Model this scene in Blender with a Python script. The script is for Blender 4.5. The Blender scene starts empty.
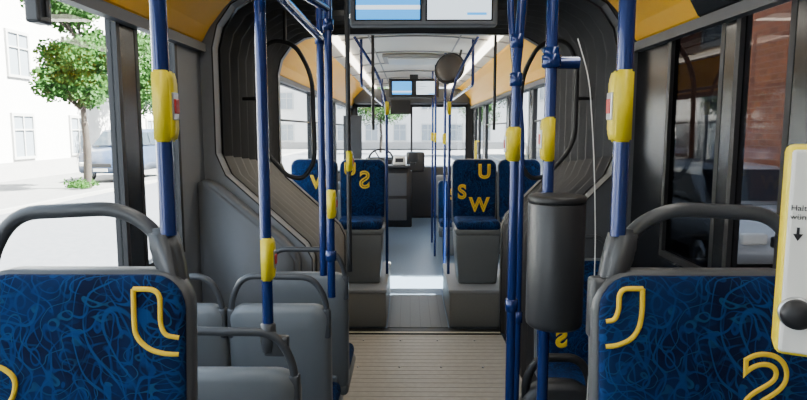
import bpy, bmesh, math, random
from mathutils import Vector, Matrix
random.seed(7)
S = bpy.context.scene
COL = S.collection

# ------------------------------------------------------------ materials
def new_mat(name):
    m = bpy.data.materials.new(name); m.use_nodes = True
    nt = m.node_tree
    return m, nt, nt.nodes['Principled BSDF']
def mat(name, col, rough=0.5, metal=0.0, noise=0.0, nscale=30, bump=0.0, bscale=200, spec=None, coat=0):
    m, nt, b = new_mat(name)
    b.inputs['Base Color'].default_value = (*col, 1)
    b.inputs['Roughness'].default_value = rough
    b.inputs['Metallic'].default_value = metal
    if coat: b.inputs['Coat Weight'].default_value = coat
    if spec is not None: b.inputs['Specular IOR Level'].default_value = spec
    tc = nt.nodes.new('ShaderNodeTexCoord')
    if noise > 0:
        n = nt.nodes.new('ShaderNodeTexNoise'); n.inputs['Scale'].default_value = nscale; n.inputs['Detail'].default_value = 4
        nt.links.new(tc.outputs['Object'], n.inputs['Vector'])
        mx = nt.nodes.new('ShaderNodeMix'); mx.data_type = 'RGBA'
        mx.inputs['A'].default_value = (*[c*(1-noise) for c in col], 1)
        mx.inputs['B'].default_value = (*[min(1, c*(1+noise)) for c in col], 1)
        nt.links.new(n.outputs['Fac'], mx.inputs['Factor'])
        nt.links.new(mx.outputs['Result'], b.inputs['Base Color'])
    if bump > 0:
        n = nt.nodes.new('ShaderNodeTexNoise'); n.inputs['Scale'].default_value = bscale
        nt.links.new(tc.outputs['Object'], n.inputs['Vector'])
        bp = nt.nodes.new('ShaderNodeBump'); bp.inputs['Strength'].default_value = bump; bp.inputs['Distance'].default_value = 0.002
        nt.links.new(n.outputs['Fac'], bp.inputs['Height']); nt.links.new(bp.outputs['Normal'], b.inputs['Normal'])
    return m
def emis(name, col, strength):
    m, nt, b = new_mat(name)
    b.inputs['Base Color'].default_value = (*[c*0.3 for c in col], 1)
    b.inputs['Emission Color'].default_value = (*col, 1)
    b.inputs['Emission Strength'].default_value = strength
    return m
def glass(name, tint=(0.93, 0.96, 0.97), refl=0.035):
    m = bpy.data.materials.new(name); m.use_nodes = True; nt = m.node_tree; nt.nodes.clear()
    o = nt.nodes.new('ShaderNodeOutputMaterial'); mx = nt.nodes.new('ShaderNodeMixShader')
    t = nt.nodes.new('ShaderNodeBsdfTransparent'); g = nt.nodes.new('ShaderNodeBsdfGlossy')
    t.inputs['Color'].default_value = (*tint, 1); g.inputs['Roughness'].default_value = 0.02
    mx.inputs['Fac'].default_value = refl
    nt.links.new(t.outputs[0], mx.inputs[1]); nt.links.new(g.outputs[0], mx.inputs[2]); nt.links.new(mx.outputs[0], o.inputs[0])
    return m

M_GREY = mat('light_grey_plastic', (0.26, 0.27, 0.28), 0.5, noise=0.06, bump=0.15)
M_WALL = mat('wall_grey', (0.26, 0.275, 0.29), 0.55, noise=0.05, bump=0.1)
M_COVER = mat('side_cover_grey', (0.16, 0.168, 0.178), 0.5, noise=0.06, bump=0.15)
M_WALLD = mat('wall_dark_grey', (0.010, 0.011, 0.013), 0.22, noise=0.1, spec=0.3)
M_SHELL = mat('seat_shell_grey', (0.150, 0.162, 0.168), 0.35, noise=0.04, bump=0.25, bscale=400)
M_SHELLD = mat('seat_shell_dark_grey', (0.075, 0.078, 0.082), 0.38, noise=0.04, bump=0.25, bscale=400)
M_HANDLE = mat('handle_dark_grey', (0.055, 0.058, 0.062), 0.36, bump=0.2, bscale=400)
M_DARK = mat('dark_plastic', (0.022, 0.023, 0.025), 0.4, noise=0.1)
M_BLACK = mat('black_rubber', (0.010, 0.010, 0.011), 0.5, noise=0.1)
M_BELLOW = mat('bellows_rubber', (0.055, 0.057, 0.060), 0.6, noise=0.25, nscale=7)
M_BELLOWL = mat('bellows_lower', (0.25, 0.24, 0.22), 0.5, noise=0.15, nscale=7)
M_BELLOWR = mat('bellows_lower_shaded', (0.028, 0.028, 0.030), 0.5, noise=0.15, nscale=7)  # right-hand cover: same part, with that side's shade put into the colour
M_BLUE = mat('pole_blue', (0.012, 0.032, 0.15), 0.2, 0.3, noise=0.05, coat=0.5)
M_YEL = mat('signal_yellow', (0.84, 0.66, 0.01), 0.4, noise=0.03)
M_COVE = mat('coving_yellow', (1.0, 0.50, 0.0), 0.45, noise=0.03, spec=0.25)
M_RED = mat('button_red', (0.5, 0.03, 0.02), 0.35, noise=0.03)
M_WHITE = mat('white_plastic', (0.82, 0.81, 0.75), 0.4, noise=0.03)
M_CEIL = mat('ceiling_white', (0.88, 0.81, 0.68), 0.4, noise=0.04)
M_CEILD = mat('ceiling_grey', (0.075, 0.078, 0.084), 0.5, noise=0.08)
M_CEILG = mat('seam_grey', (0.35, 0.34, 0.32), 0.5, noise=0.08)
M_STROKE = mat('stitched_yellow', (0.85, 0.56, 0.015), 0.8, noise=0.1)
M_GLASS = glass('window_glass')
M_GLASST = glass('tinted_window_glass', (0.40, 0.40, 0.40), 0.015)
M_METAL = mat('brushed_metal', (0.55, 0.56, 0.58), 0.3, 0.9, noise=0.05)
M_TREAD = mat('threshold', (0.62, 0.58, 0.42), 0.5, noise=0.1)

def fabric_mat():
    m, nt, b = new_mat('seat_fabric'); N = nt.nodes; L = nt.links
    b.inputs['Roughness'].default_value = 0.95
    b.inputs['Specular IOR Level'].default_value = 0.15
    tc = N.new('ShaderNodeTexCoord')
    base = N.new('ShaderNodeValToRGB'); n2 = N.new('ShaderNodeTexNoise'); n2.inputs['Scale'].default_value = 8; n2.inputs['Detail'].default_value = 3
    L.new(tc.outputs['Object'], n2.inputs['Vector']); L.new(n2.outputs['Fac'], base.inputs['Fac'])
    base.color_ramp.elements[0].position = 0.40; base.color_ramp.elements[0].color = (0.003, 0.007, 0.028, 1)
    base.color_ramp.elements[1].position = 0.66; base.color_ramp.elements[1].color = (0.005, 0.020, 0.080, 1)
    cur = base.outputs['Color']
    for sc, kk, col, w, off in ((9.0, 9, (0.005, 0.045, 0.16, 1), 0.10, 0.0), (14.0, 7, (0.007, 0.058, 0.135, 1), 0.07, 3.1), (20.0, 6, (0.005, 0.032, 0.125, 1), 0.11, 7.7), (6.0, 14, (0.006, 0.048, 0.155, 1), 0.08, 11.3), (11.0, 9, (0.005, 0.040, 0.14, 1), 0.08, 17.0)):
        mp = N.new('ShaderNodeMapping'); mp.inputs['Location'].default_value = (off, off*0.7, off*1.3)
        mp.inputs['Scale'].default_value = (1.0, 1.0, 1.35 if off < 5 else 0.7)
        L.new(tc.outputs['Object'], mp.inputs['Vector'])
        n = N.new('ShaderNodeTexNoise'); n.inputs['Scale'].default_value = sc; n.inputs['Detail'].default_value = 0.5
        L.new(mp.outputs[0], n.inputs['Vector'])
        m1 = N.new('ShaderNodeMath'); m1.operation = 'MULTIPLY'; m1.inputs[1].default_value = kk; L.new(n.outputs['Fac'], m1.inputs[0])
        m2 = N.new('ShaderNodeMath'); m2.operation = 'FRACT'; L.new(m1.outputs[0], m2.inputs[0])
        m3 = N.new('ShaderNodeMath'); m3.operation = 'SUBTRACT'; m3.inputs[1].default_value = 0.5; L.new(m2.outputs[0], m3.inputs[0])
        m4 = N.new('ShaderNodeMath'); m4.operation = 'ABSOLUTE'; L.new(m3.outputs[0], m4.inputs[0])
        r = N.new('ShaderNodeMapRange'); r.inputs['From Min'].default_value = w*0.5; r.inputs['From Max'].default_value = w
        r.inputs['To Min'].default_value = 0.85; r.inputs['To Max'].default_value = 0
        L.new(m4.outputs[0], r.inputs['Value'])
        nb = N.new('ShaderNodeTexNoise'); nb.inputs['Scale'].default_value = 10
        L.new(mp.outputs[0], nb.inputs['Vector'])
        rb = N.new('ShaderNodeMapRange'); rb.inputs['From Min'].default_value = 0.38; rb.inputs['From Max'].default_value = 0.55
        L.new(nb.outputs['Fac'], rb.inputs['Value'])
        mu = N.new('ShaderNodeMath'); mu.operation = 'MULTIPLY'; L.new(r.outputs[0], mu.inputs[0]); L.new(rb.outputs[0], mu.inputs[1])
        mx = N.new('ShaderNodeMixRGB'); L.new(mu.outputs[0], mx.inputs[0]); L.new(cur, mx.inputs[1]); mx.inputs[2].default_value = col
        cur = mx.outputs[0]
    L.new(cur, b.inputs['Base Color'])
    return m
M_FAB = fabric_mat()

def floor_mat(name, c1, c2, rough, scale=60):
    m, nt, b = new_mat(name); N = nt.nodes; L = nt.links
    tc = N.new('ShaderNodeTexCoord'); n = N.new('ShaderNodeTexNoise'); n.inputs['Scale'].default_value = scale; n.inputs['Detail'].default_value = 6
    L.new(tc.outputs['Object'], n.inputs['Vector'])
    r = N.new('ShaderNodeValToRGB'); r.color_ramp.elements[0].position = 0.35; r.color_ramp.elements[1].position = 0.65
    r.color_ramp.elements[0].color = (*c1, 1); r.color_ramp.elements[1].color = (*c2, 1)
    L.new(n.outputs['Fac'], r.inputs['Fac']); L.new(r.outputs['Color'], b.inputs['Base Color'])
    b.inputs['Roughness'].default_value = rough
    return m
M_FLOOR = floor_mat('floor_vinyl', (0.085, 0.125, 0.175), (0.13, 0.18, 0.24), 0.36)
M_PLATE = floor_mat('turntable_vinyl', (0.44, 0.41, 0.36), (0.50, 0.47, 0.415), 0.45, 25)
M_PODIUM = mat('podium_grey', (0.18, 0.18, 0.17), 0.5, noise=0.1, nscale=80)
M_ROAD = floor_mat('asphalt', (0.07, 0.074, 0.084), (0.09, 0.094, 0.105), 0.85, 8)
M_PAVE = floor_mat('pavement', (0.11, 0.11, 0.11), (0.14, 0.14, 0.135), 0.85, 4)
M_KERB = mat('kerb_stone', (0.22, 0.22, 0.21), 0.85, noise=0.1, nscale=3)
M_PLASTER = mat('cream_plaster', (0.55, 0.54, 0.53), 0.85, noise=0.05, nscale=2)
M_STONE = mat('plinth_stone', (0.26, 0.255, 0.25), 0.85, noise=0.08, nscale=3)
M_WINF = mat('house_window_frame', (0.40, 0.40, 0.39), 0.6, noise=0.02)
M_WING = mat('house_window_glass', (0.20, 0.23, 0.26), 0.15, noise=0.1, nscale=1)
def brick_mat():
    m, nt, b = new_mat('red_brick'); N = nt.nodes; L = nt.links
    tc = N.new('ShaderNodeTexCoord')
    sx = N.new('ShaderNodeSeparateXYZ'); cx = N.new('ShaderNodeCombineXYZ')
    L.new(tc.outputs['Object'], sx.inputs[0]); L.new(sx.outputs['X'], cx.inputs['X']); L.new(sx.outputs['Z'], cx.inputs['Y'])
    br = N.new('ShaderNodeTexBrick'); br.inputs['Scale'].default_value = 1.6
    br.inputs['Color1'].default_value = (0.28, 0.095, 0.045, 1); br.inputs['Color2'].default_value = (0.16, 0.055, 0.032, 1)
    br.inputs['Mortar'].default_value = (0.26, 0.17, 0.13, 1); br.inputs['Mortar Size'].default_value = 0.014
    L.new(cx.outputs[0], br.inputs['Vector']); L.new(br.outputs['Color'], b.inputs['Base Color']); b.inputs['Roughness'].default_value = 0.9
    return m
M_BRICK = brick_mat()
M_BARK = mat('bark', (0.030, 0.024, 0.018), 0.9, noise=0.3, nscale=12)
M_LEAF = mat('leaf_green', (0.016, 0.058, 0.006), 0.7, noise=0.5, nscale=3, spec=0.15)

# ------------------------------------------------------------ mesh builder
def fillet_path(pts, rad, closed=False, seg=6):
    pts = [Vector(p) for p in pts]; n = len(pts); out = []
    for i, p in enumerate(pts):
        if not closed and i in (0, n-1): out.append(p); continue
        a = pts[i-1]; b = pts[(i+1) % n]
        r = min(rad, (a-p).length*0.48, (b-p).length*0.48)
        s = p+(a-p).normalized()*r; e = p+(b-p).normalized()*r
        for k in range(seg+1):
            t = k/seg
            out.append(s*(1-t)**2+p*2*t*(1-t)+e*t*t)
    return out
class MB:
    def __init__(s): s.v = []; s.f = []; s.m = []; s.s = []
    def add(s, vs, fs, mi=0, smooth=False):
        o = len(s.v); s.v += [tuple(v) for v in vs]
        for f in fs: s.f.append(tuple(i+o for i in f)); s.m.append(mi); s.s.append(smooth)
        return s
    def box(s, x0, x1, y0, y1, z0, z1, mi=0, bev=0.0, seg=2, taper=None):
        bm = bmesh.new(); bmesh.ops.create_cube(bm, size=1)
        for v in bm.verts:
            tz = v.co.z+0.5
            kx = ky = 1
            if taper: kx = 1+(taper[0]-1)*(1-tz); ky = 1+(taper[1]-1)*(1-tz)
            v.co = Vector(((x0+x1)/2+v.co.x*(x1-x0)*kx, (y0+y1)/2+v.co.y*(y1-y0)*ky, (z0+z1)/2+v.co.z*(z1-z0)))
        if bev > 0:
            bmesh.ops.bevel(bm, geom=bm.edges[:], offset=bev, segments=seg, affect='EDGES', profile=0.5)
        bm.verts.index_update()
        s.add([v.co.copy() for v in bm.verts], [[v.index for v in f.verts] for f in bm.faces], mi, bev > 0 and seg > 2)
        bm.free(); return s
    def tube(s, pts, r, n=12, fil=0.0, closed=False, mi=0, cap=True):
        P = fillet_path(pts, fil, closed) if fil > 0 else [Vector(p) for p in pts]
        Q = [P[0]]
        for p in P[1:]:
            if (p-Q[-1]).length > 1e-5: Q.append(p)
        P = Q
        if closed and (P[0]-P[-1]).length < 1e-5: P.pop()
        N = len(P); vs = []; fs = []
        up = None
        for i, p in enumerate(P):
            if closed: t = (P[(i+1) % N]-P[i-1])
            else: t = (P[min(i+1, N-1)]-P[max(i-1, 0)])
            t.normalize()
            if up is None:
                up = t.orthogonal().normalized()
            up = (up-t*up.dot(t)).normalized(); w = t.cross(up)
            rr = r[i*(len(r)-1)//max(1, N-1)] if isinstance(r, (list, tuple)) else r
            for k in range(n):
                a = 2*math.pi*k/n; vs.append(p+(up*math.cos(a)+w*math.sin(a))*rr)
        for i in range(N if closed else N-1):
            for k in range(n):
                a = i*n+k; b = i*n+(k+1) % n; j = (i+1) % N
                fs.append((a, b, j*n+(k+1) % n, j*n+k))
        s.add(vs, fs, mi, True)
        if cap and not closed:
            s.add(vs[:n], [tuple(range(n))[::-1]], mi); s.add(vs[-n:], [tuple(range(n))], mi)
        return s
    def cyl(s, p0, p1, r0, r1=None, n=24, mi=0):
        return s.tube([p0, p1], [r0, r1 if r1 else r0], n=n, mi=mi)
    def lathe(s, prof, axis_o, n=32, mi=0, axis='Z'):
        vs = []; fs = []; o = Vector(axis_o)
        for (r, h) in prof:
            for k in range(n):
                a = 2*math.pi*k/n
                if axis == 'Z': vs.append(o+Vector((r*math.cos(a), r*math.sin(a), h)))
                elif axis == 'Y': vs.append(o+Vector((r*math.cos(a), h, r*math.sin(a))))
                else: vs.append(o+Vector((h, r*math.cos(a), r*math.sin(a))))
        for i in range(len(prof)-1):
            for k in range(n): fs.append((i*n+k, i*n+(k+1) % n, (i+1)*n+(k+1) % n, (i+1)*n+k))
        fs.append(tuple(range(n))[::-1]); fs.append(tuple(range((len(prof)-1)*n, len(prof)*n)))
        return s.add(vs, fs, mi, True)
    def prism(s, P, y0, y1, mi=0, bev=0.0, seg=3):
        bm = bmesh.new(); vs = [bm.verts.new((x, y0, z)) for x, z in P]; f = bm.faces.new(vs)
        ex = bmesh.ops.extrude_face_region(bm, geom=[f])
        for v in ex['geom']:
            if isinstance(v, bmesh.types.BMVert): v.co.y = y1
        bmesh.ops.recalc_face_normals(bm, faces=bm.faces[:])
        if bev > 0: bmesh.ops.bevel(bm, geom=bm.edges[:], offset=bev, segments=seg, affect='EDGES')
        bm.verts.index_update()
        s.add([v.co.copy() for v in bm.verts], [[v.index for v in ff.verts] for ff in bm.faces], mi, bev > 0); bm.free(); return s
    def pillow(s, a, zb, zt, rt, rb, rings, mi=0, nseg=6, bend=None, wb=1.0):
        vs = []; fs = []; cnt = None
        for (ins, y) in rings:
            A = a-ins; B = zb+ins; T = zt-ins; R1 = max(rt-ins, 0.004); R2 = max(rb-ins, 0.004); ring = []
            for (cx, cz, R, a0) in ((A-R1, T-R1, R1, 0), (-A+R1, T-R1, R1, 90), (-A+R2, B+R2, R2, 180), (A-R2, B+R2, R2, 270)):
                for k in range(nseg+1):
                    an = math.radians(a0+90*k/nseg)
                    x = cx+R*math.cos(an); z = cz+R*math.sin(an)
                    f = wb+(1-wb)*(z-zb)/(zt-zb)
                    ring.append((x*f, z))
            cnt = len(ring)
            for (x, z) in ring:
                vs.append(Vector((x, y+(bend(x, z) if bend else 0), z)))
        for i in range(len(rings)-1):
            for k in range(cnt): fs.append((i*cnt+k, i*cnt+(k+1) % cnt, (i+1)*cnt+(k+1) % cnt, (i+1)*cnt+k))
        fs.append(tuple(range(cnt))[::-1]); fs.append(tuple(range((len(rings)-1)*cnt, len(rings)*cnt)))
        return s.add(vs, fs, mi, True)
    def text(s, body, size, loc, mi=0, outline=0.0, align='CENTER', mirror=False, surf=None):
        c = bpy.data.curves.new('t', 'FONT'); c.body = body; c.size = size; c.align_x = align; c.align_y = 'CENTER'
        if outline > 0: c.fill_mode = 'NONE'; c.bevel_depth = outline; c.bevel_resolution = 1
        else: c.extrude = 0.0005
        o = bpy.data.objects.new('t', c); COL.objects.link(o)
        dg = bpy.context.evaluated_depsgraph_get(); dg.update(); e = o.evaluated_get(dg); me = e.to_mesh()
        vs = [v.co.copy() for v in me.vertices]; fs = [tuple(p.vertices) for p in me.polygons]
        e.to_mesh_clear(); bpy.data.objects.remove(o); bpy.data.curves.remove(c)
        L = Vector(loc); sg = -1 if mirror else 1
        out = []
        for v in vs:
            p = L+Vector((sg*v.x, -v.z*0.6, v.y))
            if surf: p.y += surf(p.x, p.z)
            out.append(p)
        return s.add(out, fs, mi)
    def mesh(s, name, mats):
        me = bpy.data.meshes.new(name); me.from_pydata(s.v, [], s.f)
        for m in mats: me.materials.append(m)
        for p, mi, sm in zip(me.polygons, s.m, s.s): p.material_index = mi; p.use_smooth = sm
        bm = bmesh.new(); bm.from_mesh(me); bmesh.ops.recalc_face_normals(bm, faces=bm.faces[:]); bm.to_mesh(me); bm.free()
        me.update(); return me
def obj(name, data, parent=None, loc=(0, 0, 0), **kw):
    o = bpy.data.objects.new(name, data); COL.objects.link(o); o.location = loc
    if parent is not None: o.parent = parent
    for k, v in kw.items(): o[k] = v
    return o
def thing(name, loc, label, category, group=None, rotz=0):
    e = obj(name, None, None, loc, label=label, category=category); e.empty_display_size = 0.1
    if group: e['group'] = group
    e.rotation_euler.z = rotz
    return e
def struct(name, mb, mats, label):
    return obj(name, mb.mesh(name, mats), kind='structure', label=label, category='bus interior')

# ------------------------------------------------------------ shell
HW = 1.2; CZ = 2.5
def side_wall(sign, name, openings, mats, dark):
    mb = MB(); a, b = sorted((sign*HW, sign*(HW+0.05)))
    y = -1.6
    for (y0, y1, z0, z1) in openings:
        if y0 > y: mb.box(a, b, y, y0, -0.05, CZ, dark(y))
        if z0 > 0: mb.box(a, b, y0, y1, -0.05, z0, 0)
        mb.box(a, b, y0, y1, z1, CZ, dark(y0))
        y = y1
    mb.box(a, b, y, 12.2, -0.05, CZ, 0)
    for (y0, y1, z0, z1) in openings:
        if z0 > 0.5: mb.box(*sorted((sign*HW, sign*(HW-0.006))), y0-0.02, y1+0.02, z0-0.05, z0-0.005, 0, 0.002)
    return struct(name, mb, mats, 'grey side panelling of the bus with window openings')
L_OPEN = [(-1.4, 0.5, 1.08, 2.2), (0.62, 2.43, 1.08, 2.2), (2.56, 3.02, 1.08, 2.2), (5.08, 7.1, 1.1, 2.14), (7.2, 9.4, 1.1, 2.14), (9.5, 11.8, 1.0, 2.14)]
R_OPEN = [(-1.4, 0.5, 1.08, 2.2), (0.62, 1.86, 1.08, 2.2), (2.00, 2.36, 1.08, 2.2), (2.44, 2.96, 1.08, 2.2), (5.08, 6.15, 1.1, 2.14), (6.3, 7.6, 0.02, 2.14), (7.75, 9.9, 1.1, 2.14), (10.2, 11.5, 0.02, 2.14)]
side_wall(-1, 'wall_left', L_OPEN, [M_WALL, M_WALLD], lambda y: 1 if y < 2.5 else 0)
side_wall(1, 'wall_right', R_OPEN, [M_WALLD, M_WALLD], lambda y: 1)  # right wall takes the dark grey throughout, its shade put into the colour
M_GLASSD = glass('dark_window_glass', (0.13, 0.135, 0.14), 0.03)
wi = 0; di = 0
for sign, OP in ((-1, L_OPEN), (1, R_OPEN)):
    for (y0, y1, z0, z1) in OP:
        mb = MB(); x = sign*(HW+0.02); t = 0.022; w = 0.03
        isdoor = z0 < 0.5
        for (a, b, c, d) in ((y0, y1, z0, z0+w), (y0, y1, z1-w, z1), (y0, y0+w, z0+w, z1-w), (y1-w, y1, z0+w, z1-w)):
            mb.box(x-t, x+t, a, b, c, d, 0)
        if isdoor:
            ym = (y0+y1)/2
            mb.box(x-t, x+t, ym-0.03, ym+0.03, z0+w, z1-w, 0)
            mb.box(x-t, x+t, y0+w, ym-0.03, z0+w, z0+0.14, 0); mb.box(x-t, x+t, ym+0.03, y1-w, z0+w, z0+0.14, 0)
            for yy in (ym-0.09, ym+0.09):
                mb.tube([(x-sign*0.02, yy, 0.8), (x-sign*0.07, yy, 0.8), (x-sign*0.07, yy, 1.5), (x-sign*0.02, yy, 1.5)], 0.012, 8, 0.03, mi=2)
        elif y0 > 5:
            mb.box(x-0.012, x+0.012, y0+w, y1-w, z1-0.36, z1-0.34, 0)
        mb.box(x-0.003, x+0.003, y0+w, y1-w, z0+w, z1-w, 1)
        gm = (M_GLASSD if 2.4 < y0 < 4 else M_GLASST) if (sign > 0 and y0 < 4) else M_GLASS
        if isdoor:
            di += 1; struct('door_%d' % di, mb, [M_BLACK, M_GLASS, M_YEL], 'double-leaf glazed bus door with black frame')
        else:
            wi += 1; struct('window_%d' % wi, mb, [M_BLACK, gm], 'bus side window in black rubber frame')
mb = MB(); mb.box(-1.25, 1.25, 12.0, 12.08, -0.05, 0.85); mb.box(-1.25, 1.25, 12.0, 12.08, 2.2, CZ)
mb.box(-1.25, -1.12, 12.0, 12.08, 0.85, 2.2); mb.box(1.12, 1.25, 12.0, 12.08, 0.85, 2.2)
struct('wall_front', mb, [M_DARK], 'dark front bulkhead around the windscreen')
mb = MB(); mb.box(-1.12, 1.12, 12.03, 12.04, 0.85, 2.2, 1)
for z0, z1 in ((0.85, 0.89), (2.15, 2.2)): mb.box(-1.12, 1.12, 12.01, 12.06, z0, z1, 0)
for x0, x1 in ((-1.12, -1.07), (-0.02, 0.02), (1.07, 1.12)): mb.box(x0, x1, 12.01, 12.06, 0.89, 2.15, 0)
wi += 1; struct('window_%d' % wi, mb, [M_BLACK, M_GLASS], 'windscreen with central black divider')
mb = MB(); mb.box(-1.25, 1.25, -1.68, -1.6, -0.05, CZ)
struct('wall_rear', mb, [M_GREY], 'grey rear bulkhead')
mb = MB(); mb.box(-1.25, 1.25, -1.6, 3.42, -0.06, 0.0); mb.box(-1.25, 1.25, 4.93, 12.0, -0.06, 0.0)
struct('floor', mb, [M_FLOOR], 'blue-grey speckled vinyl bus floor')
def arch(x): return CZ+0.075*(1-(x/0.92)**2)
mb = MB()
mb.box(-0.92, 0.92, -1.6, 3.4, CZ, CZ+0.05, 1)
NX = 16; xs = [-0.92+1.84*i/NX for i in range(NX+1)]
vs = [(x, y, arch(x)) for y in (5.0, 12.05) for x in xs]
mb.add(vs, [(i, i+1, NX+1+i+1, NX+1+i) for i in range(NX)], 0, True)
for y in (5.7, 6.8, 7.9, 9.0, 10.1, 11.2):
    vs = [(x, yy, arch(x)-zz) for yy, zz in ((y, 0), (y, 0.012), (y+0.02, 0.012), (y+0.02, 0)) for x in xs]; n = NX+1
    mb.add(vs, [(j*n+i, j*n+i+1, (j+1)*n+i+1, (j+1)*n+i) for j in range(3) for i in range(NX)], 2)
mb.box(-1.25, 1.25, -1.6, 12.1, CZ+0.085, CZ+0.12, 1)
for sx in (-0.42, 0.42): mb.box(sx-0.006, sx+0.006, 5.0, 12.0, arch(sx)-0.012, arch(sx), 2)
struct('ceiling', mb, [M_CEIL, M_CEILD, M_CEILG], 'pale arched bus ceiling panels with cross seams')
th = thing('roof_hatch', (0, 7.35, CZ+0.065), 'pale square roof hatch with grey frame', 'hatch')
obj('frame', MB().box(-0.36, 0.36, -0.36, 0.36, -0.04, -0.001, 0, 0.01).mesh('frame', [M_CEILG]), th)
obj('lid', MB().box(-0.30, 0.30, -0.30, 0.30, -0.055, -0.04, 0, 0.006).mesh('lid', [M_WHITE]), th)
ti = 0
for (y0, y1, sg, m) in ((2.15, 3.32, -1, M_COVE), (-1.6, 2.15, -1, M_WALLD), (2.62, 3.32, 1, M_COVE), (-1.6, 2.62, 1, M_WALLD), (5.02, 12.0, -1, M_COVE), (5.02, 12.0, 1, M_COVE)):
    mb = MB()
    prof = [(1.2, 2.16), (1.17, 2.18), (1.13, 2.25), (1.05, 2.35), (0.97, 2.43), (0.90, 2.485), (0.88, 2.52), (1.2, 2.52)]
    vs = [(sg*x, y, z) for y in (y0, y1) for x, z in prof]; n = len(prof)
    mb.add(vs, [(i, (i+1) % n, n+(i+1) % n, n+i) for i in range(n)]+[tuple(range(n)), tuple(range(n, 2*n))], 0)
    mb.box(*sorted((sg*1.155, sg*1.2)), y0, y1, 2.12, 2.165, 2)
    ti += 1; struct('trim_%d' % ti, mb, [m, M_DARK, M_CEILD], 'curved ceiling coving above the windows')
M_LAMP = emis('lamp_diffuser', (1, 0.92, 0.78), 8.0)
def lamp(x, y, z, lx, ly, watt, col=(1, 0.93, 0.80)):
    th = thing('ceiling_lamp_and_fill', (x, y, z), 'long white ceiling strip, as lamp and as added fill', 'lamp', 'ceiling strip lamps')
    mb = MB().box(-lx/2, lx/2, -ly/2, ly/2, -0.03, -0.001, 0, 0.008)
    obj('diffuser', mb.mesh('diffuser', [M_LAMP]), th)
    al = bpy.data.lights.new('lamp_light', 'AREA'); al.shape = 'RECTANGLE'; al.size = lx; al.size_y = ly; al.energy = watt; al.color = col
    lo = bpy.data.objects.new('lamp_light', al); COL.objects.link(lo); lo.parent = th; lo.location = (0, 0, -0.034)
for sx in (-0.72, 0.72): lamp(sx, 8.5, arch(0.72), 0.08, 6.6, 8)
for sx in (-0.6, 0.6): lamp(sx, 0.6, CZ, 0.12, 3.4, 6, (0.95, 0.97, 1.0))  # rear pair added as fill light for the dim rear section
lamp(0, 4.15, 2.47, 0.9, 0.10, 9)  # added over the joint to brighten the bellows and portal

# ------------------------------------------------------------ articulation
top_half = [(1.13, 1.56), (1.13, 2.15), (1.10, 2.27), (1.02, 2.38), (0.9, 2.45), (0.75, 2.48)]
halfL = [(0.60, 0.0), (0.60, 0.96), (0.64, 1.04), (1.08, 1.44)]+top_half
halfR = [(0.74, 0.0), (0.74, 1.04), (0.77, 1.12), (1.08, 1.44)]+top_half
prof = [(-x, z) for x, z in halfL]+[(0, 2.49)]+[(x, z) for x, z in halfR[::-1]]
def offset_prof(P, d):
    out = []
    for i, p in enumerate(P):
        a = P[max(i-1, 0)]; b = P[min(i+1, len(P)-1)]
        tx, tz = b[0]-a[0], b[1]-a[1]; l = math.hypot(tx, tz); nx, nz = -tz/l, tx/l
        out.append((p[0]+nx*d, p[1]+nz*d))
    return out
def drop(x, z, y):
    f = (y-3.46)/1.45
    return z-0.13*f if 0.7 < z < 1.75 else z
def bellows_part(idx0, idx1, mi_mat, name, parent, label, amp):
    ys = []; per = 0.181; y = 3.46
    for c in range(8):
        for (f, d) in ((0.0, 0.0), (0.10, 0.08), (0.22, 0.45), (0.38, 0.85), (0.54, 1.0), (0.70, 0.85), (0.86, 0.45), (0.96, 0.08)):
            ys.append((y+f*per, d*amp-0.012))
        y += per
    ys.append((y, -0.012))
    mb = MB(); rings = []
    for (y, d) in ys:
        P = offset_prof(prof, d)[idx0:idx1+1]
        rings.append([(x, y, max(drop(x, z, y), 0.0)) for x, z in P])
    n = len(rings[0]); vs = [v for r in rings for v in r]; fs = []
    for i in range(len(rings)-1):
        for k in range(n-1): fs.append((i*n+k, i*n+k+1, (i+1)*n+k+1, (i+1)*n+k))
    mb.add(vs, fs, 0, True)
    return obj(name, mb.mesh(name, [mi_mat]), parent, label=label)
bel = thing('articulation_bellows', (0, 0, 0), 'dark pleated rubber bellows joining two bus sections', 'bellows')
nP = len(prof)
bellows_part(4, nP-5, M_BELLOW, 'bellows_hood', bel, 'black pleated rubber hood', 0.075)
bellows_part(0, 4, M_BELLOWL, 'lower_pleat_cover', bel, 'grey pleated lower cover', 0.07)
bellows_part(nP-5, nP-1, M_BELLOWR, 'lower_pleat_cover', bel, 'grey pleated lower cover darkened to stand for shade', 0.06)
def portal(y0, y1, inset, name, m, lip, m_shade):  # right half gets a darker material that carries that side's shade
    inn = [(x, max(0, drop(x, z, y0))) for x, z in offset_prof(prof, -inset)]; mb = MB(); out = []
    for (x, z) in inn:
        if z < 2.2: out.append((math.copysign(1.24, x), z))
        elif abs(x) > 0.9: out.append((math.copysign(1.24, x), 2.58))
        else: out.append((x, 2.58))
    n = len(inn)
    for y in (y0, y1):
        for i in range(n-1):
            mb.add([(inn[i][0], y, inn[i][1]), (inn[i+1][0], y, inn[i+1][1]), (out[i+1][0], y, out[i+1][1]), (out[i][0], y, out[i][1])], [(0, 1, 2, 3)], 2 if inn[i][0] > 0.3 else 0)
    for i in range(n-1):
        mb.add([(inn[i][0], y0, inn[i][1]), (inn[i+1][0], y0, inn[i+1][1]), (inn[i+1][0], y1, inn[i+1][1]), (inn[i][0], y1, inn[i][1])], [(0, 1, 2, 3)], 2 if inn[i][0] > 0.3 else 0)
    mb.tube([(x, y0-0.002, z) for x, z in offset_prof(inn, lip*0.6)], lip, 8, mi=1)
    return struct(name, mb, [m, M_BLACK, m_shade], 'moulded grey portal frame around the articulation')
portal(3.36, 3.46, 0.0, 'trim_10', M_GREY, 0.004, M_CEILD)
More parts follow.
